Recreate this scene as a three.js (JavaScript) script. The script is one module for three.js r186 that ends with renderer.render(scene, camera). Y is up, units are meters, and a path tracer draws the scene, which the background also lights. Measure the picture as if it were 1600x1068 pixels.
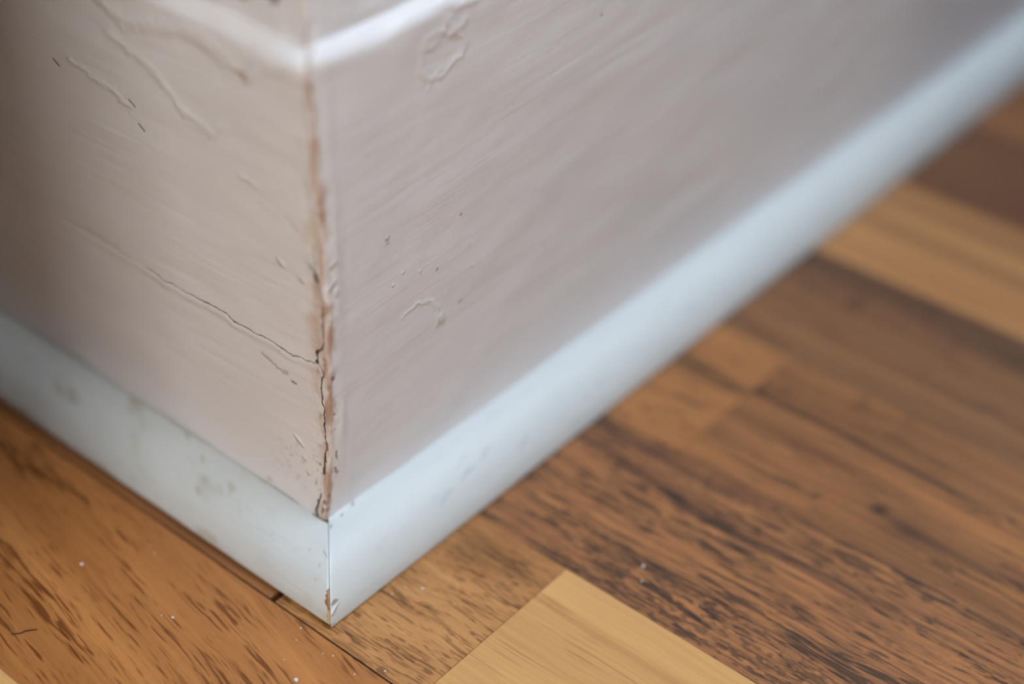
import * as THREE from 'three';
import { RectAreaLightUniformsLib } from 'three/addons/lights/RectAreaLightUniformsLib.js';
import { mergeGeometries } from 'three/addons/utils/BufferGeometryUtils.js';

// ---------------------------------------------------------------- camera, sky, light, exposure
const R = 0.018;                                  // radius of the quarter round: the unit of the close-up, in metres
const scene = new THREE.Scene();
const camera = new THREE.PerspectiveCamera(2 * Math.atan(534 / 2558.44) * 180 / Math.PI, 1600 / 1068, 0.02, 30);
{
  const right = new THREE.Vector3(0.63577743, 0.04088338, 0.77078895);
  const up = new THREE.Vector3(0.44399089, 0.79748534, -0.40852076);
  const back = new THREE.Vector3(-0.6313946, 0.60195155, 0.48887134);
  camera.quaternion.setFromRotationMatrix(new THREE.Matrix4().makeBasis(right, up, back));
  camera.position.set(-13.27425386 * R, 18.98669082 * R, 13.77054662 * R);
  camera.focus = 24.9 * R;
  camera.userData.fStop = 2.9;
}
scene.add(camera);
scene.background = new THREE.Color(0.55, 0.7, 0.95);
const renderer = new THREE.WebGLRenderer({ antialias: true });
renderer.toneMapping = THREE.LinearToneMapping;
renderer.toneMappingExposure = 0.66;
renderer.shadowMap.enabled = true;
RectAreaLightUniformsLib.init();
const ROOM = { x0: -1.6, x1: 1.4, z0: -0.9, z1: 2.0, h: 2.4 };
const ROOF_WINDOW = { x: 0.46, z: 0.74, w: 1.1, d: 1.1, color: new THREE.Color(0.53, 0.74, 1.0), intensity: 13.5 };
const SIDE_WINDOW = { y: 1.35, z: 0.0, w: 1.6, h: 1.2, color: new THREE.Color(1.0, 0.99, 0.95), intensity: 9.6 };

const SHADE_CABINET = { x: -0.4, z: -0.45, w: 0.55, d: 0.79, h: 1.1 };   // added light blocker, left of view: right side at x = -0.125, front at z = -0.055
const SHADE_CHEST = { x: 0.65, z: 0.35, w: 0.7, d: 0.42, h: 0.3 };        // added light blocker, right of view: left side at x = 0.3, back at z = 0.14

// ---------------------------------------------------------------- helpers
function rng(seed) { let a = seed >>> 0; return () => { a = (a + 0x6D2B79F5) >>> 0; let t = a; t = Math.imul(t ^ (t >>> 15), t | 1); t ^= t + Math.imul(t ^ (t >>> 7), t | 61); return ((t ^ (t >>> 14)) >>> 0) / 4294967296; }; }
const TAB = new Float32Array(65536); { const r = rng(7); for (let i = 0; i < 65536; i++) TAB[i] = r() * 2 - 1; }
function vn(x, y) {                                // smooth value noise, -1..1
  const xi = Math.floor(x), yi = Math.floor(y); let fx = x - xi, fy = y - yi;
  fx = fx * fx * (3 - 2 * fx); fy = fy * fy * (3 - 2 * fy);
  const x0 = xi & 255, x1 = (xi + 1) & 255, y0 = (yi & 255) << 8, y1 = ((yi + 1) & 255) << 8;
  const a = TAB[y0 | x0], b = TAB[y0 | x1], c = TAB[y1 | x0], d = TAB[y1 | x1];
  return a + (b - a) * fx + (c - a + (a - b - c + d) * fx) * fy;
}
const fbm = (x, y, n = 3) => { let s = 0, a = 1, t = 0; for (let i = 0; i < n; i++) { s += a * vn(x + 17.3 * i, y + 9.1 * i); t += a; a *= 0.5; x *= 2.03; y *= 2.03; } return s / t; };
const clamp = (v, a = 0, b = 1) => v < a ? a : v > b ? b : v;
const sstep = (a, b, x) => { const t = clamp((x - a) / (b - a)); return t * t * (3 - 2 * t); };
const lerp = (a, b, t) => a + (b - a) * t;
function curve(pts) { return y => { if (y <= pts[0][0]) return pts[0][1]; for (let i = 1; i < pts.length; i++) if (y <= pts[i][0]) return lerp(pts[i - 1][1], pts[i][1], sstep(pts[i - 1][0], pts[i][0], y)); return pts[pts.length - 1][1]; }; }
function tag(o, label, category, { group, kind } = {}) { o.userData.label = label; if (category) o.userData.category = category; if (group) o.userData.group = group; if (kind) o.userData.kind = kind; return o; }
function add(name, geo, mat, parent = scene) { const m = new THREE.Mesh(geo, mat); m.name = name; m.castShadow = m.receiveShadow = true; parent.add(m); return m; }
function box(x0, x1, y0, y1, z0, z1) { const g = new THREE.BoxGeometry(x1 - x0, y1 - y0, z1 - z0); g.translate((x0 + x1) / 2, (y0 + y1) / 2, (z0 + z1) / 2); return g; }
function group(name, x = 0, y = 0, z = 0) { const g = new THREE.Group(); g.name = name; g.position.set(x, y, z); scene.add(g); return g; }
function grid(nu, nv, fn) {                        // surface from fn(i, j) -> [x, y, z, u, v]
  const P = [], U = [], I = [];
  for (let j = 0; j <= nv; j++) for (let i = 0; i <= nu; i++) { const q = fn(i, j); P.push(q[0], q[1], q[2]); U.push(q[3], q[4]); }
  for (let j = 0; j < nv; j++) for (let i = 0; i < nu; i++) { const a = j * (nu + 1) + i, b = a + 1, c = a + nu + 1, d = c + 1; I.push(a, b, d, a, d, c); }
  const g = new THREE.BufferGeometry();
  g.setAttribute('position', new THREE.Float32BufferAttribute(P, 3)); g.setAttribute('uv', new THREE.Float32BufferAttribute(U, 2));
  g.setIndex(I); g.computeVertexNormals(); return g;
}
// a painted surface: colour (sRGB 0..255) and relief (in R), drawn in the surface's own coordinates
class Paint {
  constructor(w, h, toUV, fromUV, base) {
    this.w = w; this.h = h; this.toUV = toUV; this.c = new Float32Array(w * h * 3); this.b = new Float32Array(w * h);
    const o = [0, 0, 0, 0];
    for (let j = 0; j < h; j++) for (let i = 0; i < w; i++) { const [s, t] = fromUV((i + 0.5) / w, (j + 0.5) / h); base(s, t, o); const k = j * w + i; this.c[3 * k] = o[0]; this.c[3 * k + 1] = o[1]; this.c[3 * k + 2] = o[2]; this.b[k] = o[3]; }
    this.fromUV = fromUV;
  }
  region(s0, s1, t0, t1, fn) {                     // fn(s, t, k) for each texel of a box
    const [u0, v0] = this.toUV(s0, t0), [u1, v1] = this.toUV(s1, t1);
    const i0 = Math.max(0, Math.floor(u0 * this.w)), i1 = Math.min(this.w - 1, Math.ceil(u1 * this.w)), j0 = Math.max(0, Math.floor(v0 * this.h)), j1 = Math.min(this.h - 1, Math.ceil(v1 * this.h));
    for (let j = j0; j <= j1; j++) for (let i = i0; i <= i1; i++) { const [s, t] = this.fromUV((i + 0.5) / this.w, (j + 0.5) / this.h); fn(s, t, j * this.w + i); }
  }
  mix(k, col, a) { a = clamp(a); for (let n = 0; n < 3; n++) this.c[3 * k + n] += (col[n] - this.c[3 * k + n]) * a; }
  stroke(pts, half, { col, alpha = 1, relief = 0, rough = 0, taper = false, side = 0, sideRelief = 0, seed = 0 }) {
    // distance to a polyline; points [s, t, width factor]
    const m = half * 3 + Math.abs(side) * 2 + 0.02;
    const S = pts.map(p => p[0]), T = pts.map(p => p[1]);
    this.region(Math.max(0, Math.min(...S) - m), Math.max(...S) + m, Math.min(...T) - m, Math.max(...T) + m, (s, t, k) => {
      const js = s + rough * vn(t * 9 + seed, s * 9) + rough * 0.5 * vn(t * 31 + seed, s * 31), jt = t + rough * vn(s * 9 + 40 + seed, t * 9) + rough * 0.5 * vn(s * 31 + seed, t * 31 + 8);
      let best = 1e9, sgn = 0, wf = 1;
      for (let n = 1; n < pts.length; n++) {
        const a = pts[n - 1], b = pts[n], dx = b[0] - a[0], dy = b[1] - a[1], q = clamp(((js - a[0]) * dx + (jt - a[1]) * dy) / (dx * dx + dy * dy + 1e-9));
        const ex = js - a[0] - q * dx, ey = jt - a[1] - q * dy, d = Math.hypot(ex, ey);
        if (d < best) { best = d; sgn = Math.sign(dx * ey - dy * ex); wf = lerp(a[2] ?? 1, b[2] ?? 1, q); }
      }
      const w = half * wf; if (w <= 0) return;
      const e = 1 - sstep(w * 0.45, w * 1.15, best);
      if (col && e > 0) this.mix(k, col, e * alpha);
      if (relief) this.b[k] += relief * wf * Math.exp(-best * best / (w * w) * 1.2);
      if (sideRelief) { const d2 = best * sgn - side; this.b[k] += sideRelief * wf * Math.exp(-d2 * d2 / (side * side) * 1.4); }
    });
  }
  spot(s, t, rs, rt, { col, alpha = 1, relief = 0, edge = 0.35, seed = 0 }) {
    this.region(Math.max(0, s - rs * 1.6), s + rs * 1.6, t - rt * 1.6, t + rt * 1.6, (x, y, k) => {
      const d = Math.hypot((x - s) / rs, (y - t) / rt) + edge * vn(x / rs * 1.3 + seed * 7.7, y / rt * 1.3 + seed);
      const e = 1 - sstep(0.6, 1.15, d);
      if (col && e > 0) this.mix(k, col, e * alpha);
      if (relief) this.b[k] += relief * e;
    });
  }
  maps() {
    const n = this.w * this.h, a = new Uint8Array(n * 4), f = new Float32Array(n * 4);
    let lo = 1e9, hi = -1e9; for (let k = 0; k < n; k++) { lo = Math.min(lo, this.b[k]); hi = Math.max(hi, this.b[k]); }
    for (let k = 0; k < n; k++) { for (let q = 0; q < 3; q++) a[4 * k + q] = clamp(Math.round(this.c[3 * k + q]), 0, 255); a[4 * k + 3] = 255; f[4 * k] = f[4 * k + 1] = f[4 * k + 2] = (this.b[k] - lo) / (hi - lo); f[4 * k + 3] = 1; }
    const map = new THREE.DataTexture(a, this.w, this.h); map.colorSpace = THREE.SRGBColorSpace;
    const bump = new THREE.DataTexture(f, this.w, this.h, THREE.RGBAFormat, THREE.FloatType);
    for (const t of [map, bump]) { t.magFilter = THREE.LinearFilter; t.minFilter = THREE.LinearFilter; t.wrapS = t.wrapT = THREE.MirroredRepeatWrapping; t.needsUpdate = true; }
    return { map, bumpMap: bump, bumpScale: (hi - lo) * R };
  }
}

// ---------------------------------------------------------------- parquet
const PITCH = 3.6694, SEAM0 = -1.1532, LEN = 264;   // strip pitch and first seam in R; texture length in mm
const MM = R * 1000;
function wood(o) {                                  // o: colours and figure; x across 0..66 mm, z along 0..264 mm
  const w = o.w || 512, h = o.h || 2048, a = new Uint8Array(w * h * 4), sd = o.seed;
  const [c0, c1, c2] = o.col;
  for (let j = 0; j < h; j++) {
    const z = (j + 0.5) / h * LEN;
    for (let i = 0; i < w; i++) {
      const x = (i + 0.5) / w * 66;
      const xw = x - (o.tilt || 0) * z + (o.wave || 1.5) * vn(z / 38 + sd, x / 40) + 0.5 * vn(z / 11 + sd * 2, x / 9);
      let m = 0.5 + (o.broad ?? 0.5) * fbm(xw / (o.bw || 9) + sd, z / 110 + sd, 3);                 // broad bands
      m += (o.streak ?? 0.3) * fbm(xw / (o.sw || 1.3) + sd * 3, z / (o.sl || 45) + sd, 3);         // growth streaks
      m += (o.fine ?? 0.1) * vn(xw / 0.32 + sd * 5, z / 12);                                        // fibre
      let d = 0;
      if (o.pore) d += o.pore[3] * sstep(o.pore[2], o.pore[2] + o.pore[4], vn(xw / o.pore[0] + sd * 11, z / o.pore[1] + sd) * 0.75 + 0.35 * vn(xw / 5 + sd, z / 16));
      if (o.fleck) d += o.fleck[3] * sstep(o.fleck[2], o.fleck[2] + o.fleck[4], (vn(xw / o.fleck[0] + sd * 13, z / o.fleck[1] + 5) + 0.8 * vn(xw / (o.fleck[0] * 0.8) + z / 47 + 31, z / (o.fleck[1] * 0.7) + xw / 9)) * 0.42 + 0.4 * vn(xw / 6 + sd * 2, z / 30) + 0.25 * vn(xw / 0.4, z / 5) + 0.15 * vn(xw / 0.25 + 9, z / 3));
      if (o.mottle) { const q = fbm(xw / o.mottle[0] + 3 + sd, z / o.mottle[1] + 1.2 * vn(xw / 2.2, z / 8), 3) * 0.75 + 0.3 * vn(xw / 0.5 + sd, z / 9) + 0.25 * vn(xw / 9 + sd, z / 30); d += o.mottle[3] * sstep(o.mottle[2], o.mottle[2] + o.mottle[4], q); }
      if (o.extra) { const e = o.extra(x, z, xw); m += e[0]; d += e[1]; }
      m = clamp(m); d = clamp(d, 0, 1);
      const k = 4 * (j * w + i);
      for (let n = 0; n < 3; n++) a[k + n] = clamp(lerp(lerp(c1[n], c0[n], m), c2[n], d), 0, 255);
      a[k + 3] = 255;
    }
  }
  const t = new THREE.DataTexture(a, w, h); t.colorSpace = THREE.SRGBColorSpace; t.magFilter = t.minFilter = THREE.LinearFilter; t.wrapS = t.wrapT = THREE.MirroredRepeatWrapping; t.needsUpdate = true;
  return t;
}
const varnishBump = (() => {
  const n = 512, f = new Float32Array(n * n * 4);
  for (let j = 0; j < n; j++) for (let i = 0; i < n; i++) { const v = 0.5 + 0.3 * fbm(i / 20, j / 60, 2) + 0.2 * vn(i / 3, j / 24), k = 4 * (j * n + i); f[k] = f[k + 1] = f[k + 2] = v; f[k + 3] = 1; }
  const t = new THREE.DataTexture(f, n, n, THREE.RGBAFormat, THREE.FloatType); t.wrapS = t.wrapT = THREE.MirroredRepeatWrapping; t.magFilter = t.minFilter = THREE.LinearFilter; t.repeat.set(2, 8); t.needsUpdate = true; return t;
})();
const woodMat = tex => new THREE.MeshStandardMaterial({ map: tex, roughness: 0.3, bumpMap: varnishBump, bumpScale: 0.00005 });
const gauss = (x, s) => Math.exp(-x * x / (s * s));
const W = {};
// z in the textures starts 40 mm behind the corner (z = -40 mm)
W.amber = woodMat(wood({ seed: 3.1, col: [[198, 132, 74], [164, 104, 55], [98, 53, 20]], tilt: -0.17, wave: 1.0, broad: 0.5, bw: 12, streak: 0.3, sw: 1.3, sl: 26, fine: 0.12, fleck: [0.75, 9.5, 0.12, 0.75, 0.45], pore: [0.28, 6, 0.3, 0.35, 0.4] }));
W.oatmeal = woodMat(wood({ seed: 8.4, col: [[208, 152, 94], [182, 126, 74], [102, 66, 36]], tilt: 0.02, wave: 0.8, broad: 0.45, bw: 14, streak: 0.25, sw: 0.9, sl: 40, fine: 0.22, pore: [0.34, 3.2, 0.12, 0.62, 0.4], mottle: [1.1, 6, 0.22, 0.4, 0.4],
  extra: (x, z) => [-0.3 * sstep(22, 50, x) - 0.1 + 0.3 * vn(x / 4, z / 14), 0.8 * gauss(x - 56, 9) * gauss(z - 74, 16) * (0.6 + 0.4 * vn(x / 1.2, z / 8)) + 0.3 * gauss(z - 60, 9) * sstep(10, 30, x) * (0.5 + 0.5 * vn(x / 1.5, z / 6))] }));
W.honey = woodMat(wood({ seed: 12.7, col: [[216, 166, 106], [194, 142, 86], [150, 100, 56]], tilt: 0.015, wave: 0.5, broad: 0.35, bw: 16, streak: 0.4, sw: 0.9, sl: 160, fine: 0.12, pore: [0.3, 16, 0.3, 0.4, 0.4],
  extra: (x, z) => [0.3 * sstep(53, 56, x), 0.5 * gauss(x - 51, 1.2) * (0.6 + 0.4 * vn(x / 0.4, z / 30)) - 0.6 * sstep(53, 55, x)] }));
W.walnut = woodMat(wood({ seed: 21.3, col: [[178, 118, 70], [126, 82, 53], [58, 40, 31]], tilt: 0.03, wave: 1.2, broad: 0.5, bw: 8, streak: 0.75, sw: 1.1, sl: 26, fine: 0.3, mottle: [1.0, 6.5, 0.02, 0.7, 0.45], pore: [0.32, 6, 0.2, 0.5, 0.45],
  extra: (x, z, xw) => {
    const band = (1 - sstep(12, 24, x + 3 * vn(z / 20, 3))) * sstep(70, 95, z), speck = sstep(-0.05, 0.35, vn(xw / 0.55 + 7, z / 1.9) * 0.7 + 0.5 * vn(xw / 1.6, z / 5));      // dense short pores beside the honey strip
    const fan = sstep(165, 185, z) * sstep(28, 38, x) * (1 - sstep(58, 62, x));                                                                                         // paler speckled patch
    return [0.12 * band + 0.15 * fan, 0.45 * band * speck + 0.4 * fan * speck + 0.65 * gauss(x - 50 + 0.02 * z + 2 * vn(z / 30, 1), 1.7) * (0.65 + 0.5 * vn(x, z / 12)) + 0.4 * gauss(x - 60 + 2 * vn(z / 40, 5), 1.6) * (1 - sstep(90, 130, z)) + 0.5 * gauss(x - 63 + 0.02 * (z - 180), 2) * sstep(165, 180, z) * (0.6 + 0.4 * vn(x, z / 5)) - 0.35 * fan];
  } }));
W.russet = woodMat(wood({ seed: 30.9, w: 256, h: 1024, col: [[176, 118, 68], [148, 98, 58], [84, 56, 36]], tilt: 0.02, broad: 0.5, bw: 9, streak: 0.4, sw: 2, sl: 30, mottle: [1.8, 9, 0.05, 0.6, 0.5],
  extra: (x, z) => [0.3 * sstep(42, 55, x), 0.5 * gauss(x - 40, 3)] }));
W.cocoa = woodMat(wood({ seed: 37.2, w: 256, h: 1024, col: [[166, 110, 64], [122, 79, 49], [62, 41, 31]], tilt: 0.0, broad: 0.6, bw: 10, streak: 0.65, sw: 1.6, sl: 40, fine: 0.2, mottle: [1.8, 16, 0.1, 0.6, 0.5],
  extra: (x, z) => [0, 0.8 * gauss(x - 42.5, 1.5) * sstep(80, 88, z) * (1 - sstep(150, 190, z)) + 0.95 * Math.exp(-((x - 19) ** 2 + ((z - 149) * 0.8) ** 2) / 5) + 0.45 * gauss(x - 17 + 0.03 * (z - 150), 2.4) * sstep(150, 160, z) * (1 - sstep(180, 205, z)) + 0.3 * Math.exp(-((x - 15) ** 2 + ((z - 160) * 0.7) ** 2) / 60)] }));
W.umber = woodMat(wood({ seed: 44.5, w: 256, h: 1024, col: [[146, 100, 64], [118, 80, 52], [68, 46, 34]], tilt: 0.0, broad: 0.5, bw: 13, streak: 0.4, sw: 2.2, sl: 40, mottle: [2.6, 16, 0.05, 0.55, 0.5],
  extra: (x, z) => [0.7 * gauss(x - 15, 1.8), -0.5 * gauss(x - 15, 2.2) + 0.5 * sstep(38, 60, x)] }));
W.sand = woodMat(wood({ seed: 52.8, w: 256, h: 1024, col: [[196, 142, 90], [166, 116, 72], [112, 76, 46]], tilt: 0.0, broad: 0.4, bw: 10, streak: 0.5, sw: 4, sl: 90, extra: (x, z) => [0, 0.35 * gauss(x - 34, 4) + 0.3 * gauss(x - 52, 5)] }));
W.espresso = woodMat(wood({ seed: 61.1, w: 256, h: 1024, col: [[126, 84, 54], [104, 68, 45], [60, 40, 30]], tilt: 0.0, broad: 0.6, bw: 8, streak: 0.5, sw: 3, sl: 60 }));
const plankKinds = ['sand', 'russet', 'cocoa', 'umber', 'espresso', 'honey', 'oatmeal', 'walnut'];

const seamFill = new THREE.MeshStandardMaterial({ color: 0x1c130c, roughness: 1 });
const floor = tag(group('floor'), 'parquet floor of mixed amber, honey and walnut brown wooden strips', 'floor', { kind: 'structure' });
add('subfloor', box(ROOM.x0, ROOM.x1, -0.06, -0.0125, ROOM.z0, ROOM.z1), new THREE.MeshStandardMaterial({ color: 0x2a1d14, roughness: 0.9 }), floor);
function plank(x0, x1, z0, z1, mat, stripX0, zRef = -0.04, bev = 0.00012) {   // metres; chamfered upper edges
  const t = -0.012, y = 0, b = bev, P = [], U = [], I = [];
  const quad = (...q) => { const n = P.length / 3; for (const p of q) { P.push(...p); U.push((p[0] - stripX0) / 0.066, (p[2] - zRef) / (LEN / 1000)); } I.push(n, n + 1, n + 2, n, n + 2, n + 3); };
  const [xa, xb, za, zb] = [x0 + b, x1 - b, z0 + b, z1 - b];
  quad([xa, y, zb], [xb, y, zb], [xb, y, za], [xa, y, za]);
  quad([x0, y - b, z1], [x1, y - b, z1], [xb, y, zb], [xa, y, zb]); quad([x1, y - b, z1], [x1, y - b, z0], [xb, y, za], [xb, y, zb]);
  quad([x1, y - b, z0], [x0, y - b, z0], [xa, y, za], [xb, y, za]); quad([x0, y - b, z0], [x0, y - b, z1], [xa, y, zb], [xa, y, za]);
  quad([x0, t, z1], [x1, t, z1], [x1, y - b, z1], [x0, y - b, z1]); quad([x1, t, z1], [x1, t, z0], [x1, y - b, z0], [x1, y - b, z1]);
  quad([x1, t, z0], [x0, t, z0], [x0, y - b, z0], [x1, y - b, z0]); quad([x0, t, z0], [x0, t, z1], [x0, y - b, z1], [x0, y - b, z0]);
  quad([x0, t, z0], [x1, t, z0], [x1, t, z1], [x0, t, z1]);
  const g = new THREE.BufferGeometry(); g.setAttribute('position', new THREE.Float32BufferAttribute(P, 3)); g.setAttribute('uv', new THREE.Float32BufferAttribute(U, 2)); g.setIndex(I); g.computeVertexNormals();
  return add('plank', g, mat, floor);
}
{
  const rand = rng(91), ZB = ROOM.z0, ZF = ROOM.z1;
  // strips in view: [strip number, [z from, z to, wood]...] in R
  const seen = {
    '-2': [[-28, 14, 'honey']],
    '-1': [[-14, 22, 'amber']],
    0: [[-22, -0.2, 'cocoa'], [-0.085, 2.9078, 'oatmeal'], [2.9078, 26, 'honey']],
    1: [[-0.5, 20, 'walnut']],
    2: [[-0.5, 2.62, 'russet'], [2.62, 24, 'cocoa']],
    3: [[-0.5, 17, 'umber']],
    4: [[-0.5, 21, 'sand']],
    5: [[-0.5, 13, 'espresso']],
    6: [[-0.5, 19, 'cocoa']],
    7: [[-0.5, 12, 'espresso']],
  };
  add('seam_fill', box(SEAM0 * R - 0.00028, SEAM0 * R + 0.00028, -0.006, -0.0004, -0.05, 0.4), seamFill, floor);  // dark strip set in the open seam so the gap reads black
  for (let n = -24; n <= 21; n++) {
    const sx = (SEAM0 + n * PITCH) * R, wide = n === 0 ? 0.0003 : 0.00004, wideR = n === -1 ? 0.0003 : 0.00004;
    const x0 = Math.max(sx + wide, ROOM.x0), x1 = Math.min(sx + PITCH * R - wideR, ROOM.x1);
    if (x1 - x0 < 0.004) continue;
    const back = n >= 1 ? -0.5 * R : ZB;
    const list = (seen[n] || [[0, 0, plankKinds[Math.floor(rand() * 8)]]]).map(a => [...a]);
    let za, zb;
    if (seen[n]) { za = list[0][0] * R; zb = list[list.length - 1][1] * R; for (const [a, b, k] of list) plank(x0, x1, a * R + 0.00006, b * R - 0.00006, W[k], sx, k === 'amber' ? -0.16 : -0.04); }
    else za = zb = Math.max(back, -0.2 + rand() * 0.4);
    while (zb < ZF - 0.01) { const e = ZF - zb < 0.9 ? ZF : zb + 0.5 + rand() * 0.4; plank(x0, x1, zb + 0.00003, e - 0.00003, W[plankKinds[Math.floor(rand() * 8)]], sx, zb + rand()); zb = e; }
    while (za > back + 0.01) { const e = za - back < 0.9 ? back : za - 0.5 - rand() * 0.4; plank(x0, x1, e + 0.00003, za - 0.00003, W[plankKinds[Math.floor(rand() * 8)]], sx, za + rand()); za = e; }
  }
}

// ---------------------------------------------------------------- baseboards
const H = 9.05, RHO = 0.07, TOPLEN = 11.4;
// profile by arc length: [setback, height]
function prof(t) {
  const r = 0.24, a = H - r; if (t <= a) return [0, t];
  const q = r * Math.PI / 2 * 0.8; if (t <= a + q) { const f = (t - a) / r; return [r - r * Math.cos(f), a + r * Math.sin(f)]; }
  const f = q / r, d0 = r - r * Math.cos(f), y0 = a + r * Math.sin(f), l = 0.1, tx = Math.sin(f), ty = Math.cos(f);
  t -= a + q; if (t <= l) return [d0 + tx * t, y0 + ty * t];
  return [d0 + tx * l + 0.02 * Math.min(1, t - l), y0 + ty * l + (t - l)];
}
const edgeShift = curve([[0, -0.02], [1.06, -0.042], [1.54, -0.004], [2.44, 0.042], [3.7, 0.045], [5, 0.063], [5.75, 0.039], [7, 0.021], [7.8, -0.011], [8.9, -0.044], [11.5, -0.05]]);
const rowsT = []; { for (let t = 0.3; t < 8.7; t += 0.16) rowsT.push(t); for (let t = 8.7; t < 9.9; t += 0.03) rowsT.push(t); for (let t = 9.9; t <= TOPLEN + 0.01; t += 0.2) rowsT.push(t); }
const swell = (b, y, sd) => 0.012 * vn(b * 1.1 + sd, y * 2.2) + 0.006 * vn(b * 3 + sd, y * 5);

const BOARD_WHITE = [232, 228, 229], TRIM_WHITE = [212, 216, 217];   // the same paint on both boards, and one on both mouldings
const LS = 10;                                       // left map: 0..10 R
const leftUV = (s, t) => [s / LS, t / TOPLEN], leftST = (u, v) => [u * LS, v * TOPLEN];
const RS = 27.5;
const rightUV = (s, t) => [Math.pow(Math.max(0, s) / RS, 0.7), t / TOPLEN], rightST = (u, v) => [RS * Math.pow(u, 1 / 0.7), v * TOPLEN];

const leftPaint = new Paint(1536, 1536, leftUV, leftST, (s, t, o) => {
  const q = t + 0.04 * s;
  const n = fbm(s * 0.5 + 3, q * 1.2, 3), f = vn(s * 1.3, q * 7);
  for (let c = 0; c < 3; c++) o[c] = BOARD_WHITE[c] + (3 + c) * n + 1.5 * f;
  o[3] = 0.011 * fbm(s * 0.55, q * 2.2, 2) + 0.003 * vn(s * 0.9 + 4, q * 9) + 0.0012 * vn(s * 1.3, q * 26) + 0.0025 * fbm(s * 3, q * 5, 2) * sstep(4, 8, t);
});
{
  const p = leftPaint, dark = [58, 48, 38], brown = [186, 142, 112], cream = [236, 234, 224];
  // thick sagging paint below the top edge
  p.stroke([[7, 8.6], [4.8, 8.75], [3.9, 8.35], [3.2, 8.45], [2.4, 8.7], [1.6, 8.5], [1.3, 8.42], [0.9, 8.7], [0.2, 8.8]], 0.14, { relief: 0.03, rough: 0.06 });
  p.stroke([[4.2, 8.0], [3.2, 7.75], [2.7, 7.3], [2.1, 7.2], [1.9, 7.35]], 0.1, { relief: 0.022, rough: 0.05 });
  p.stroke([[5.2, 7.2], [4.4, 7.05], [3.9, 6.9]], 0.07, { relief: 0.015, rough: 0.05 });
  p.spot(1.35, 8.36, 0.13, 0.09, { col: [198, 168, 146], alpha: 0.5, relief: -0.02 });
  p.stroke([[1.55, 6.72], [1.25, 6.68]], 0.05, { relief: 0.015, rough: 0.02 });
  p.stroke([[0.7, 6.4], [0.5, 6.2]], 0.06, { relief: -0.01, rough: 0.02 });
  // long crack with a lifted lip
  p.stroke([[9.6, 4.1, 0.6], [7, 4.07, 0.7], [5.98, 4.05, 0.9], [4.69, 4.0, 1]], 0.1, { relief: -0.016, rough: 0.03 });
  const crack = [[5.2, 4.03, 0.15], [4.69, 4.0, 0.3], [4.1, 4.01, 0.35], [3.65, 3.99, 0.9], [3.55, 3.95, 1], [3.2, 3.98, 0.6], [2.71, 3.99, 0.8], [2.5, 4.02, 1], [2.06, 4.01, 1.1], [1.95, 3.95, 1], [1.7, 3.97, 0.9], [1.49, 3.95, 1], [1.25, 3.98, 0.8], [0.87, 3.95, 1], [0.66, 3.94, 0.9], [0.46, 3.98, 0.8], [0.28, 3.99, 0.8], [0.19, 4.03, 1]];
  p.stroke(crack, 0.01, { col: dark, alpha: 0.6, relief: -0.02, rough: 0.02, seed: 3 });
  p.stroke(crack, 0.03, { relief: 0, side: 0.075, sideRelief: 0.02, rough: 0.02, seed: 3 });
  p.stroke(crack.slice(7, 17).map(([s, t, w]) => [s, t - 0.05, w]), 0.03, { col: [226, 226, 214], alpha: 0.7, rough: 0.02 });
  p.stroke([[1.35, 3.62], [0.95, 3.5], [0.82, 3.52]], 0.035, { relief: -0.012, col: [150, 130, 112], alpha: 0.35, rough: 0.03 });
  p.spot(0.7, 3.42, 0.07, 0.03, { col: [110, 92, 78], alpha: 0.55 });
  // stained, chipped strip beside the corner
  p.region(0, 0.75, 0.5, 9.4, (s, t, k) => {
    const reach = 0.3 + 0.22 * vn(t * 1.3 + 5, 3) + 0.12 * vn(t * 5, 9);
    const m = (1 - sstep(reach * 0.35, reach, s)) * sstep(-0.35, 0.5, fbm(s * 5 + 2, t * 2.2, 3) + 0.15);
    p.mix(k, brown, 0.42 * m);
    const c = (1 - sstep(0.2, 0.55, s)) * sstep(0.1, 0.5, fbm(s * 4 + 20, t * 1.6 + 4, 3)); p.mix(k, cream, 0.5 * c);
    p.b[k] += 0.03 * (1 - sstep(0.1, 0.55, s)) * fbm(s * 5 + 7, t * 4 + 1, 3);
    const d = sstep(0.42, 0.62, fbm(s * 16 + 2, t * 11, 2)) * (1 - sstep(0.05, 0.4, s)) * (t < 2.3 ? 1 : 0.35); p.mix(k, [96, 74, 60], 0.7 * d);
  });
  const corner = [[0.16, 6.14, 0.5], [0.16, 5.98, 0.4], [0.15, 5.72, 1.1], [0.13, 5.6, 1], [0.1, 5.46, 0.4], [0.075, 5.18, 0.9], [0.08, 4.87, 1], [0.09, 4.63, 1.1], [0.075, 4.5, 0.8], [0.1, 4.4, 0.9], [0.2, 4.25, 1.2], [0.2, 4.06, 1.2], [0.12, 4.02, 0.8], [0.08, 3.93, 1.1], [0.13, 3.59, 0.9], [0.12, 3.35, 0.8], [0.09, 3.24, 1.1], [0.085, 2.89, 1], [0.075, 2.63, 1.1], [0.08, 2.36, 1.2], [0.08, 2.1, 1.3], [0.075, 1.84, 1]];
  p.stroke(corner, 0.012, { col: [52, 42, 32], alpha: 0.8, relief: -0.025, rough: 0.02, seed: 9 });
  p.stroke([[0.12, 1.5, 0.6], [0.16, 1.27, 1], [0.19, 1.1, 1.2], [0.17, 0.98, 1.5], [0.08, 0.95, 1.5]], 0.02, { col: [38, 44, 26], alpha: 0.95, relief: -0.03, rough: 0.01 });
  p.stroke([[0.22, 5.78], [0.15, 5.7]], 0.03, { relief: 0.04, col: cream, alpha: 0.4 });
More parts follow.
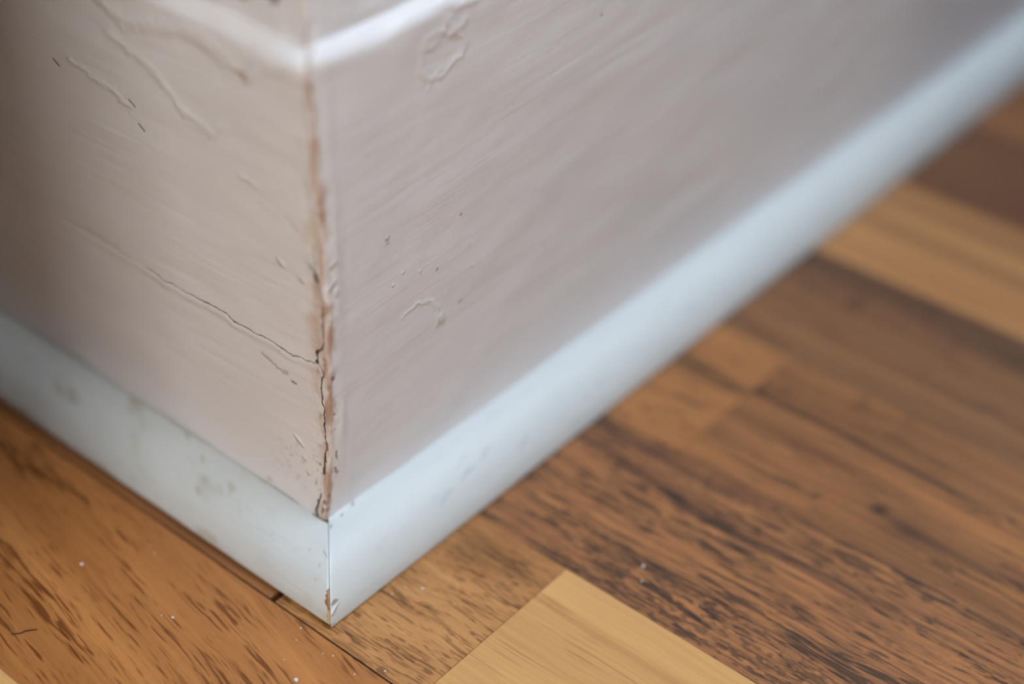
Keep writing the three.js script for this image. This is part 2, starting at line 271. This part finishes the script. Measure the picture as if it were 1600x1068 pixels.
  for (const [s, t, a, b] of [[0.17, 5.62, 0.022, 0.07], [0.15, 5.55, 0.02, 0.05], [0.2, 4.25, 0.03, 0.045], [0.2, 4.07, 0.035, 0.04], [0.17, 1.32, 0.03, 0.03], [0.09, 2.0, 0.03, 0.09], [0.09, 2.25, 0.025, 0.08]]) p.spot(s, t, a, b, { col: [54, 42, 34], alpha: 0.85, seed: s * 99 });
  // small flakes
  for (const [s, t, l, d] of [[0.84, 5.55, 0.14, -0.1], [0.42, 5.43, 0.13, -0.06], [0.62, 2.3, 0.2, -0.14], [0.5, 2.0, 0.08, -0.03], [0.4, 1.75, 0.06, -0.02]]) p.stroke([[s + l / 2, t - d / 2, 0.6], [s, t, 1.2], [s - l / 2, t + d / 2, 0.5]], 0.035, { col: [240, 240, 230], alpha: 0.85, relief: 0.035 });
  for (const [s, t] of [[5.6, 7.05], [3.85, 7.0], [3.68, 6.66]]) p.stroke([[s + 0.06, t + 0.02], [s - 0.06, t - 0.05]], 0.018, { col: [86, 78, 68], alpha: 0.7, relief: -0.02 });
  // fine grime near the lower corner
  p.region(0.2, 2.2, 0.8, 2.2, (s, t, k) => { const m = sstep(0.3, 0.65, fbm(s * 9, t * 12, 3)) * (1 - sstep(0.5, 1.5, s)); p.mix(k, [150, 132, 116], 0.3 * m); });
  p.spot(1.3, 1.1, 0.08, 0.05, { col: [206, 178, 134], alpha: 0.6 });
  // chips above the ledge
  p.spot(0.66, 9.72, 0.07, 0.1, { col: [84, 90, 98], alpha: 0.9, relief: -0.04, seed: 2 });
  p.spot(1.3, 9.55, 0.1, 0.06, { col: [150, 118, 100], alpha: 0.75, relief: -0.03, seed: 5 });
}
const rightPaint = new Paint(2048, 1024, rightUV, rightST, (s, t, o) => {
  const q = t - 0.035 * s;
  const n = fbm(s * 0.35 + 30, q * 1.1, 3), f = vn(s * 0.9 + 7, q * 8);
  for (let c = 0; c < 3; c++) o[c] = BOARD_WHITE[c] + 3 * n + 1.5 * f;
  o[3] = 0.007 * fbm(s * 0.4 + 9, q * 2.0, 2) + 0.0018 * vn(s * 0.7 + 14, q * 8) + 0.001 * vn(s * 0.9, q * 22) + 0.0005 * vn(s * 1.6, q * 46);
});
{
  const p = rightPaint, brown = [160, 118, 90];
  // worn rounded corner and the vertical paint ridges beside it
  p.region(0, 1.2, 0.4, 9.6, (s, t, k) => {
    const wdt = 0.16 + 0.05 * vn(t * 1.7, 2) + 0.03 * vn(t * 6, 5);
    p.mix(k, brown, 0.72 * (1 - sstep(wdt * 0.5, wdt, s)) * sstep(-0.8, 0.5, fbm(t * 2.2, s * 9 + 4, 3)));
    p.b[k] += 0.026 * Math.exp(-(((s - 0.34 - 0.04 * vn(t * 0.9, 8)) / 0.1) ** 2)) * (0.7 + 0.6 * vn(t * 1.4, 1)) + 0.02 * (1 - sstep(0.1, 0.4, s)) * fbm(s * 5, t * 4, 2);
    p.b[k] += 0.01 * Math.exp(-(((s - 0.55) / 0.08) ** 2)) * sstep(0.6, -0.2, (t - 2.2));
    const d = sstep(0.32, 0.55, fbm(s * 11 + 40, t * 6 + 3, 3)) * (1 - sstep(0.12, 0.32, s)) * (t < 2.6 ? 1 : 0.3); p.mix(k, [92, 66, 52], 0.7 * d);
  });
  for (const [s, t, a, b] of [[0.16, 3.8, 0.03, 0.05], [0.17, 3.1, 0.02, 0.02], [0.2, 2.25, 0.035, 0.09], [0.2, 1.95, 0.05, 0.1], [0.12, 1.5, 0.03, 0.04], [0.1, 1.2, 0.03, 0.04], [0.06, 1.35, 0.03, 0.05]]) p.spot(s, t, a * 1.1, b, { col: [104, 78, 64], alpha: 0.55, edge: 0.9, seed: t * 9 });
  p.stroke([[0.3, 5.82], [0.2, 5.78]], 0.03, { relief: 0.05, col: [240, 240, 240], alpha: 0.5 });
  p.stroke([[0.26, 5.5], [0.14, 5.42]], 0.028, { relief: 0.05, col: [244, 244, 244], alpha: 0.8 });
  p.spot(0.28, 5.28, 0.06, 0.09, { relief: 0.02 });
  // blistered ring in the paint
  const ring = [[2.2, 8.35], [2.28, 8.55], [2.5, 8.62], [2.72, 8.5], [2.98, 8.42], [3.12, 8.2], [3.0, 8.05], [2.78, 8.02], [2.62, 7.86], [2.5, 7.95], [2.36, 7.86], [2.25, 8.02], [2.15, 8.2], [2.2, 8.35]];
  p.stroke(ring, 0.06, { relief: 0.014, rough: 0.05 });
  p.stroke([[2.55, 8.5], [2.75, 8.75], [2.85, 8.5], [3.02, 8.5], [3.1, 8.62]], 0.05, { relief: 0.016, rough: 0.04 });
  p.stroke([[2.7, 9.0], [2.95, 8.85], [3.3, 8.8]], 0.08, { relief: 0.016, rough: 0.05 });
  p.spot(2.42, 8.42, 0.1, 0.09, { relief: 0.014 });
  p.spot(2.7, 8.25, 0.3, 0.22, { relief: -0.005 });
  // hook-shaped run and small lumps
  p.stroke([[1.75, 4.05, 0.5], [2.1, 4.15, 0.8], [2.4, 4.02, 1], [2.58, 3.8, 1.1], [2.6, 3.5, 1.2]], 0.055, { relief: 0.017, rough: 0.03 });
  p.spot(2.68, 3.55, 0.09, 0.12, { relief: 0.028 }); p.spot(3.15, 3.6, 0.05, 0.06, { relief: -0.02, col: [190, 164, 146], alpha: 0.35 });
  p.spot(1.41, 5.69, 0.045, 0.045, { relief: 0.055, col: [246, 246, 246], alpha: 0.5, edge: 0.1 }); p.spot(1.42, 5.58, 0.05, 0.035, { col: [186, 156, 136], alpha: 0.5 });
  for (const [s, t] of [[1.75, 4.9], [1.52, 4.78], [2.15, 4.72], [3.3, 4.65], [3.4, 4.2], [5.0, 4.9], [1.0, 7.3], [0.55, 6.9]]) p.spot(s, t, 0.035, 0.035, { relief: 0.012, edge: 0.1 });
  for (const [s, t] of [[2.55, 4.55], [3.1, 5.3], [6.45, 7.5], [5.25, 3.7]]) p.spot(s, t, 0.03, 0.03, { col: [140, 124, 118], alpha: 0.55, relief: -0.008 });
}
const boardMatL = new THREE.MeshPhysicalMaterial({ ...leftPaint.maps(), roughness: 0.38 });
const boardMatR = new THREE.MeshPhysicalMaterial({ ...rightPaint.maps(), roughness: 0.36 });
const bCols = []; { for (let b = 0; b < 0.6; b += 0.04) bCols.push(b); for (let b = 0.6; b < 4; b += 0.16) bCols.push(b); for (let b = 4; b < 28; b += 0.5) bCols.push(b); for (let b = 28; b <= 76; b += 8) bCols.push(b); }
{
  const cols = bCols.filter(b => b <= 50);
  const g = grid(cols.length - 1, rowsT.length - 1, (i, j) => {          // running away from the corner: flip so that normals face out
    const b = cols[cols.length - 1 - i], t = rowsT[j], [d, y] = prof(t), rd = Math.max(RHO - d, 0.02), e = edgeShift(y) * Math.exp(-b / 1.2), w = swell(b, t, 3) * sstep(0, 0.6, b);
    const lg = 0.03 * sstep(8.6, 9.0, t) * (1 - sstep(9.4, 9.7, t)) * fbm(b * 2.2 + 7, t * 3, 2); return [(d + e - w + lg) * R, (y - lg) * R, (-(d + rd) - b + e) * R, (b + RHO) / LS, t / TOPLEN];
  });
  const m = add('baseboard_left', g, boardMatL);
  tag(m, 'cream painted baseboard with a long hairline crack and sagging brush marks', 'baseboard', { kind: 'structure' });
}
{
  const arc = []; for (let k = 0; k < 8; k++) arc.push(k / 8);
  const cols = [...arc.map(f => [f, 0]), ...bCols.map(b => [1, b])];
  const AL = RHO * Math.PI / 2;
  const g = grid(cols.length - 1, rowsT.length - 1, (i, j) => {
    const [f, b] = cols[i], t = rowsT[j], [d, y] = prof(t), rd = Math.max(RHO - d, 0.02), e = edgeShift(y) * Math.exp(-b / 1.2), w = swell(b, t, 23) * sstep(0, 0.6, b), ph = f * Math.PI / 2;
    const x = d + rd - rd * Math.cos(ph) + b, z = -(d + rd) + rd * Math.sin(ph);
    const lg = 0.03 * sstep(8.6, 9.0, t) * (1 - sstep(9.4, 9.7, t)) * fbm(b * 1.6 + 27, t * 3, 2) * f; return [(x + e) * R, (y - lg) * R, (z + e + w - lg) * R, Math.pow((f * AL + b) / RS, 0.7), t / TOPLEN];
  });
  const m = add('baseboard_right', g, boardMatR);
  tag(m, 'pinkish white painted baseboard with a blistered ring and a worn brown corner edge', 'baseboard', { kind: 'structure' });
}

// ---------------------------------------------------------------- quarter-round shoe mouldings, mitred at the corner
const qUV = S => [(s, t) => [Math.pow(Math.max(0, s) / S, 0.7), t], (u, v) => [S * Math.pow(u, 1 / 0.7), v]];   // t: 0 at the floor, 1 at the board
const QL = 12, QR = 28;
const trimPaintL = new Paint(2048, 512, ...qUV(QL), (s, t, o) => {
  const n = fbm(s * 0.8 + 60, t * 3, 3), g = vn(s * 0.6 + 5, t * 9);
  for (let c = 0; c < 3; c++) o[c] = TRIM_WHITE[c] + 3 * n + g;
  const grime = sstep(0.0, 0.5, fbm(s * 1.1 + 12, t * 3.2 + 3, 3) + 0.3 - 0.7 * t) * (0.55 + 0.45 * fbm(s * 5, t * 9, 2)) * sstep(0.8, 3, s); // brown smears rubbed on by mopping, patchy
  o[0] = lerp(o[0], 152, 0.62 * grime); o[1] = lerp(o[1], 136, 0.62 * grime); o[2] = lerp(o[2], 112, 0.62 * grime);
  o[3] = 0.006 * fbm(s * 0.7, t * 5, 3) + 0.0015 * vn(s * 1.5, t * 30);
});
{
  const p = trimPaintL;
  p.region(0, 5, 0, 1, (s, t, k) => { const m = sstep(0.35, 0.6, fbm(s * 4 + 9, t * 7 + 2, 3)); p.mix(k, [196, 196, 182], 0.22 * m); });
  // bare wood where the mitre lost its paint
  p.region(0, 0.3, 0, 0.5, (s, t, k) => { const wd = 0.09 * sstep(0.0, 0.1, t) * (1 - sstep(0.36, 0.42, t)) * (0.7 + 0.5 * vn(t * 40, 3)); if (s < wd) { p.mix(k, t > 0.2 ? [150, 98, 58] : [206, 158, 106], 0.9); p.b[k] -= 0.02; } const st = (1 - sstep(0.1, 0.22, s)) * (1 - sstep(0.05, 0.25, t)) * 0.6; p.mix(k, [206, 190, 156], st * (0.6 + 0.4 * vn(s * 20, t * 20))); });
  for (const [s, t, a] of [[0.42, 0.62, 0.03], [0.2, 0.55, 0.03], [0.3, 0.4, 0.025], [2.9, 0.8, 0.07], [3.3, 0.95, 0.09], [2.2, 0.72, 0.1], [3.0, 0.5, 0.08]]) p.spot(s, t, a, a * 0.6, { col: [168, 168, 150], alpha: 0.4, seed: s });
  p.stroke([[0.1, 0.69], [0.04, 0.66]], 0.02, { col: [150, 168, 168], alpha: 0.6 });
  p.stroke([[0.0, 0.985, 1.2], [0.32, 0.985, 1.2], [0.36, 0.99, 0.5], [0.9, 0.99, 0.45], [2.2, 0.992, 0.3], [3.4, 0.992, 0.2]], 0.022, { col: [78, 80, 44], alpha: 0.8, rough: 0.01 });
  for (const [a, b] of [[0.7, 0.55], [1.2, 0.5], [1.7, 0.62]]) p.stroke([[a, b], [a + 0.3, b + 0.03], [a + 0.6, b - 0.01]], 0.01, { col: [190, 190, 178], alpha: 0.3, rough: 0.01 });
}
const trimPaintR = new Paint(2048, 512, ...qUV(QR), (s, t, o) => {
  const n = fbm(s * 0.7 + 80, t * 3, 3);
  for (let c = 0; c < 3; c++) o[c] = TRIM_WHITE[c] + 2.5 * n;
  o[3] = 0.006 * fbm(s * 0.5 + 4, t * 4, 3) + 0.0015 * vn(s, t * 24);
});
{
  const p = trimPaintR;
  p.region(0, 14, 0, 1, (s, t, k) => { const m = sstep(0.42, 0.66, fbm(s * 1.6 + 3, t * 6 + 20, 3)); p.mix(k, [190, 193, 202], 0.22 * m); });
  p.spot(0.1, 0.285, 0.1, 0.022, { col: [158, 140, 124], alpha: 0.8, relief: -0.01, seed: 4 });
  p.stroke([[0.02, 0.19, 0.7], [0.1, 0.225, 1.2], [0.18, 0.255, 0.4]], 0.024, { col: [242, 243, 245], alpha: 0.85, relief: 0.02 });
  p.stroke([[0.02, 0.165], [0.07, 0.172]], 0.008, { col: [130, 126, 126], alpha: 0.5 });
  p.region(0, 0.2, 0, 0.12, (s, t, k) => { const m = (1 - sstep(0.02, 0.12, s)) * (1 - sstep(0.04, 0.12, t)); p.mix(k, [170, 140, 100], 0.6 * m * (0.6 + 0.4 * vn(s * 30, t * 30))); });
  for (const [s, t, l] of [[3.1, 0.5, 0.35], [3.6, 0.56, 0.3], [2.6, 0.45, 0.3], [4.6, 0.4, 0.3]]) p.stroke([[s, t, 0.4], [s + l * 0.5, t + 0.02, 1.2], [s + l, t + 0.03, 0.4]], 0.03, { col: [172, 176, 188], alpha: 0.4, rough: 0.03 });
  for (const [s, t] of [[0.3, 0.96], [0.55, 0.985], [0.05, 0.93], [6.5, 0.4], [6.9, 0.42], [10, 0.45]]) p.spot(s, t, 0.04, 0.02, { col: [140, 140, 140], alpha: 0.55, seed: s });
}
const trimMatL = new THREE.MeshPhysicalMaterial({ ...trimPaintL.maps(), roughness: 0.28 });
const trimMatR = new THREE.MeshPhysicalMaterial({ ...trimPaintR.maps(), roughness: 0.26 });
function trimProfile(lift, gap = 0, n = 40) {                 // outward offset, height, t
  const out = [];
  for (let k = 0; k <= 6; k++) { const f = k / 6 * Math.PI / 2, q = 0.05; out.push([1 - q + q * Math.sin(f) - 0.004, lift + q - q * Math.cos(f), 0.05 * k / 6]); }
  for (let k = 1; k <= n; k++) { const f = Math.asin(0.05 + lift) + (Math.PI / 2 - Math.asin(0.05 + lift)) * k / n; out.push([Math.max(gap, Math.cos(f)), Math.sin(f) * (1 - 0.01), 0.05 + 0.95 * k / n]); }
  if (gap) out.push([gap, 0.9, 1]); else { out.pop(); out.push([0.02, 0.992, 0.99], [-0.03, 1.015, 1]); }
  return out;
}
function trim(name, lift, gap, mat, S, len, toWorld, flip) {
  const pr = trimProfile(lift, gap), cols = []; for (let s = 0; s < 0.5; s += 0.03) cols.push(s); for (let s = 0.5; s < 6; s += 0.25) cols.push(s); for (let s = 6; s <= len; s += 3) cols.push(s);
  const body = grid(cols.length - 1, pr.length - 1, (i, j) => {
    const s = flip ? cols[cols.length - 1 - i] : cols[i], [o, y, t] = pr[j], rnd = s < 0.03 ? 0.012 : 0;
    const wv = 0.006 * vn(s * 0.8 + (flip ? 4 : 9), 2) * sstep(0, 1, s);
    return [...toWorld(s + 0.006, o - rnd + wv * o, y - rnd * 0.5), Math.pow(s / S, 0.7), t];
  });
  // mitre end, back and underside close the piece
  const cap = grid(pr.length - 1, 1, (i, j) => { const q = pr[flip ? i : pr.length - 1 - i], k = j ? 1 : 0; const o = k ? q[0] - 0.012 : 0.02, y = k ? q[1] - 0.006 : lift + 0.02; return [...toWorld(0.006, o, Math.max(y, lift)), 0.001, 0.15]; });
  const under = grid(1, 1, (i, j) => { const s = i ? len - 2 : 0.006, o = j ? 0.945 : 0.0; return [...toWorld(s, o, lift), 0.5, 0.02]; });
  return add(name, mergeGeometries([body, cap, under]), mat);
}
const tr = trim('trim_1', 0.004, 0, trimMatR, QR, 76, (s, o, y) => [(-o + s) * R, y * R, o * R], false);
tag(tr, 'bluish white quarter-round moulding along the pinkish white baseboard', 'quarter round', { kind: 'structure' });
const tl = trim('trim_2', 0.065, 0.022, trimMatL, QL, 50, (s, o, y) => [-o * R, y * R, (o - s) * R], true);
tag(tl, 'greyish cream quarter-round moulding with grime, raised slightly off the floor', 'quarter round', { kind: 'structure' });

// ---------------------------------------------------------------- room shell
const plaster = new THREE.MeshStandardMaterial({ color: 0xe6e2da, roughness: 0.85 });
const struct = (name, geo, mat, label, cat) => tag(add(name, geo, mat), label, cat, { kind: 'structure' });
const SB = 0.42 * R;
struct('wall_corner', mergeGeometries([box(SB, ROOM.x1, 0.0, ROOM.h, ROOM.z0, -SB)]), plaster, 'white plaster wall corner rising above the baseboards', 'wall');
struct('wall_back', box(ROOM.x0 - 0.1, SB, -0.06, ROOM.h, ROOM.z0 - 0.1, ROOM.z0), plaster, 'white plaster wall behind the added dark blocker', 'wall');
struct('wall_right', box(ROOM.x1, ROOM.x1 + 0.1, -0.06, ROOM.h, ROOM.z0 - 0.1, ROOM.z1 + 0.1), plaster, 'white plaster wall closing the end of the quarter-round run', 'wall');
struct('wall_front', box(ROOM.x0 - 0.1, ROOM.x1, -0.06, ROOM.h, ROOM.z1, ROOM.z1 + 0.1), plaster, 'white plaster wall opposite the baseboard corner', 'wall');
{
  const { y, z, w, h } = SIDE_WINDOW, X0 = ROOM.x0 - 0.1, X1 = ROOM.x0;
  struct('wall_left', mergeGeometries([box(X0, X1, -0.06, y - h / 2, ROOM.z0, ROOM.z1), box(X0, X1, y + h / 2, ROOM.h, ROOM.z0, ROOM.z1), box(X0, X1, y - h / 2, y + h / 2, ROOM.z0, z - w / 2), box(X0, X1, y - h / 2, y + h / 2, z + w / 2, ROOM.z1)]), plaster, 'white plaster wall with a window opening', 'wall');
  const q = ROOF_WINDOW, Y0 = ROOM.h, Y1 = ROOM.h + 0.1, xa = ROOM.x0 - 0.1, xb = ROOM.x1 + 0.1, za = ROOM.z0 - 0.1, zb = ROOM.z1 + 0.1;
  struct('ceiling', mergeGeometries([box(xa, q.x - q.w / 2, Y0, Y1, za, zb), box(q.x + q.w / 2, xb, Y0, Y1, za, zb), box(q.x - q.w / 2, q.x + q.w / 2, Y0, Y1, za, q.z - q.d / 2), box(q.x - q.w / 2, q.x + q.w / 2, Y0, Y1, q.z + q.d / 2, zb)]), plaster, 'white ceiling with a roof window opening', 'ceiling');
}
const frameMat = new THREE.MeshStandardMaterial({ color: 0xf0efec, roughness: 0.4 });
function bars(w, h, t, d) { return mergeGeometries([box(-w / 2, w / 2, h / 2 - t, h / 2, -d / 2, d / 2), box(-w / 2, w / 2, -h / 2, -h / 2 + t, -d / 2, d / 2), box(-w / 2, -w / 2 + t, -h / 2 + t, h / 2 - t, -d / 2, d / 2), box(w / 2 - t, w / 2, -h / 2 + t, h / 2 - t, -d / 2, d / 2)]); }
function glowingWindow(name, w, h, color, intensity, place, label) {
  const g = group(name); place(g);
  add('frame', bars(w, h, 0.05, 0.08), frameMat, g);
  add('pane', box(-w / 2 + 0.05, w / 2 - 0.05, -h / 2 + 0.05, h / 2 - 0.05, -0.006, 0.006), new THREE.MeshStandardMaterial({ color: 0xdddddd, emissive: color, emissiveIntensity: 1, roughness: 0.5 }), g);
  tag(g, label, 'window', { kind: 'structure' });
  const l = new THREE.RectAreaLight(color, intensity, w - 0.1, h - 0.1);
  l.position.set(0, 0, -0.012); l.name = name + '_daylight'; g.add(l);   // shines along the window's own -z
  return g;
}
glowingWindow('window_1', ROOF_WINDOW.w, ROOF_WINDOW.d, ROOF_WINDOW.color, ROOF_WINDOW.intensity, g => { g.position.set(ROOF_WINDOW.x, ROOM.h + 0.05, ROOF_WINDOW.z); g.rotation.x = -Math.PI / 2; }, 'frosted roof window glowing with cool daylight');
glowingWindow('window_2', SIDE_WINDOW.w, SIDE_WINDOW.h, SIDE_WINDOW.color, SIDE_WINDOW.intensity, g => { g.position.set(ROOM.x0 - 0.05, SIDE_WINDOW.y, SIDE_WINDOW.z); g.rotation.y = -Math.PI / 2; }, 'frosted wall window glowing with neutral daylight');

// ---------------------------------------------------------------- added dark blockers outside the frame: their shade darkens the far ends of both faces
{
  const c = group('shade_cabinet', SHADE_CABINET.x, 0, SHADE_CABINET.z), w = SHADE_CABINET.w, d = SHADE_CABINET.d, h = SHADE_CABINET.h, m = new THREE.MeshStandardMaterial({ color: 0x3a2417, roughness: 0.45 });  // added out of view to cut the side window light on the left face
  add('body', box(-w / 2, w / 2, 0.06, h - 0.025, -d / 2, d / 2 - 0.02), m, c);
  add('top', box(-w / 2 - 0.008, w / 2 + 0.008, h - 0.025, h, -d / 2, d / 2 + 0.006), m, c);
  add('plinth', box(-w / 2 + 0.01, w / 2 - 0.01, 0, 0.06, -d / 2 + 0.02, d / 2 - 0.04), m, c);
  for (const q of [-1, 1]) { const dr = add('door', box(q < 0 ? -w / 2 + 0.003 : 0.0015, q < 0 ? -0.0015 : w / 2 - 0.003, 0.065, h - 0.03, d / 2 - 0.02, d / 2), m, c); add('knob', new THREE.SphereGeometry(0.012, 16, 12).translate(q * 0.035, h * 0.55, d / 2 + 0.012), m, dr); }
  tag(c, 'added dark blocker, unseen, that shades the far end of the left baseboard', 'shade_cabinet');
  const k = group('shade_chest', SHADE_CHEST.x, 0, SHADE_CHEST.z), a = SHADE_CHEST.w, b = SHADE_CHEST.d, e = SHADE_CHEST.h;  // second added blocker, out of view, darkens the far right run
  add('body', box(-a / 2, a / 2, 0.03, e - 0.05, -b / 2, b / 2), m, k); add('lid', box(-a / 2 - 0.01, a / 2 + 0.01, e - 0.05, e, -b / 2 - 0.01, b / 2 + 0.01), m, k);
  for (const [u, v] of [[-1, -1], [-1, 1], [1, -1], [1, 1]]) add('foot', box(u * (a / 2 - 0.05) - 0.03, u * (a / 2 - 0.05) + 0.03, 0, 0.03, v * (b / 2 - 0.05) - 0.03, v * (b / 2 - 0.05) + 0.03), m, k);
  tag(k, 'added low dark blocker, unseen, that shades the far end of the right baseboard', 'shade_chest');
}

// ---------------------------------------------------------------- dust on the floor
{
  const crumbMat = new THREE.MeshStandardMaterial({ color: 0xd9d0ca, roughness: 0.8 }), rand = rng(5);
  const geos = [1, 2, 3].map(sd => { const g = new THREE.IcosahedronGeometry(1, 1), p = g.attributes.position; for (let i = 0; i < p.count; i++) { const f = 1 + 0.3 * vn(p.getX(i) * 1.3 + sd * 9, p.getY(i) * 1.3 + p.getZ(i)); p.setXYZ(i, p.getX(i) * f, p.getY(i) * f * 0.7, p.getZ(i) * f); } g.computeVertexNormals(); return g; });
  const spots = [[-2.64, -2.97, 0.034], [-2.44, -1.01, 0.026], [-2.52, -1.18, 0.014], [-2.07, 1.33, 0.042], [-1.28, 0.63, 0.018], [-1.5, 0.75, 0.012], [-1.35, 1.4, 0.016], [-1.42, 1.25, 0.013], [-1.4, 1.9, 0.016], [-1.9, 0.9, 0.012], [-1.05, 2.2, 0.02], [0.61, 1.47, 0.024], [3.39, 3.82, 0.03], [-1.7, -2.3, 0.015], [-1.62, -2.5, 0.014], [0.2, 1.18, 0.016], [0.45, 1.25, 0.014], [3.1, 4.0, 0.02]];
  spots.forEach(([x, z, s], i) => {
    const m = add(i ? 'dust_crumb_' + String(i).padStart(3, '0') : 'dust_crumb', geos[i % 3], crumbMat);
    m.position.set(x * R, s * 0.53 * R, z * R); m.scale.setScalar(s * 0.85 * R); m.rotation.y = rand() * 6;
    tag(m, 'tiny white dust crumb lying on the parquet', 'crumb', { group: 'white dust crumbs on the parquet' });
  });
  const c = new THREE.CatmullRomCurve3([[-4.3, 0.012, -2.58], [-4.2, 0.012, -2.49], [-4.12, 0.02, -2.46], [-3.98, 0.012, -2.36]].map(p => new THREE.Vector3(...p.map(v => v * R))));
  tag(add('fibre', new THREE.TubeGeometry(c, 24, 0.009 * R, 6), new THREE.MeshStandardMaterial({ color: 0x3a2c20, roughness: 0.8 })), 'short dark fibre lying on the amber plank', 'fibre');
}
renderer.render(scene, camera);
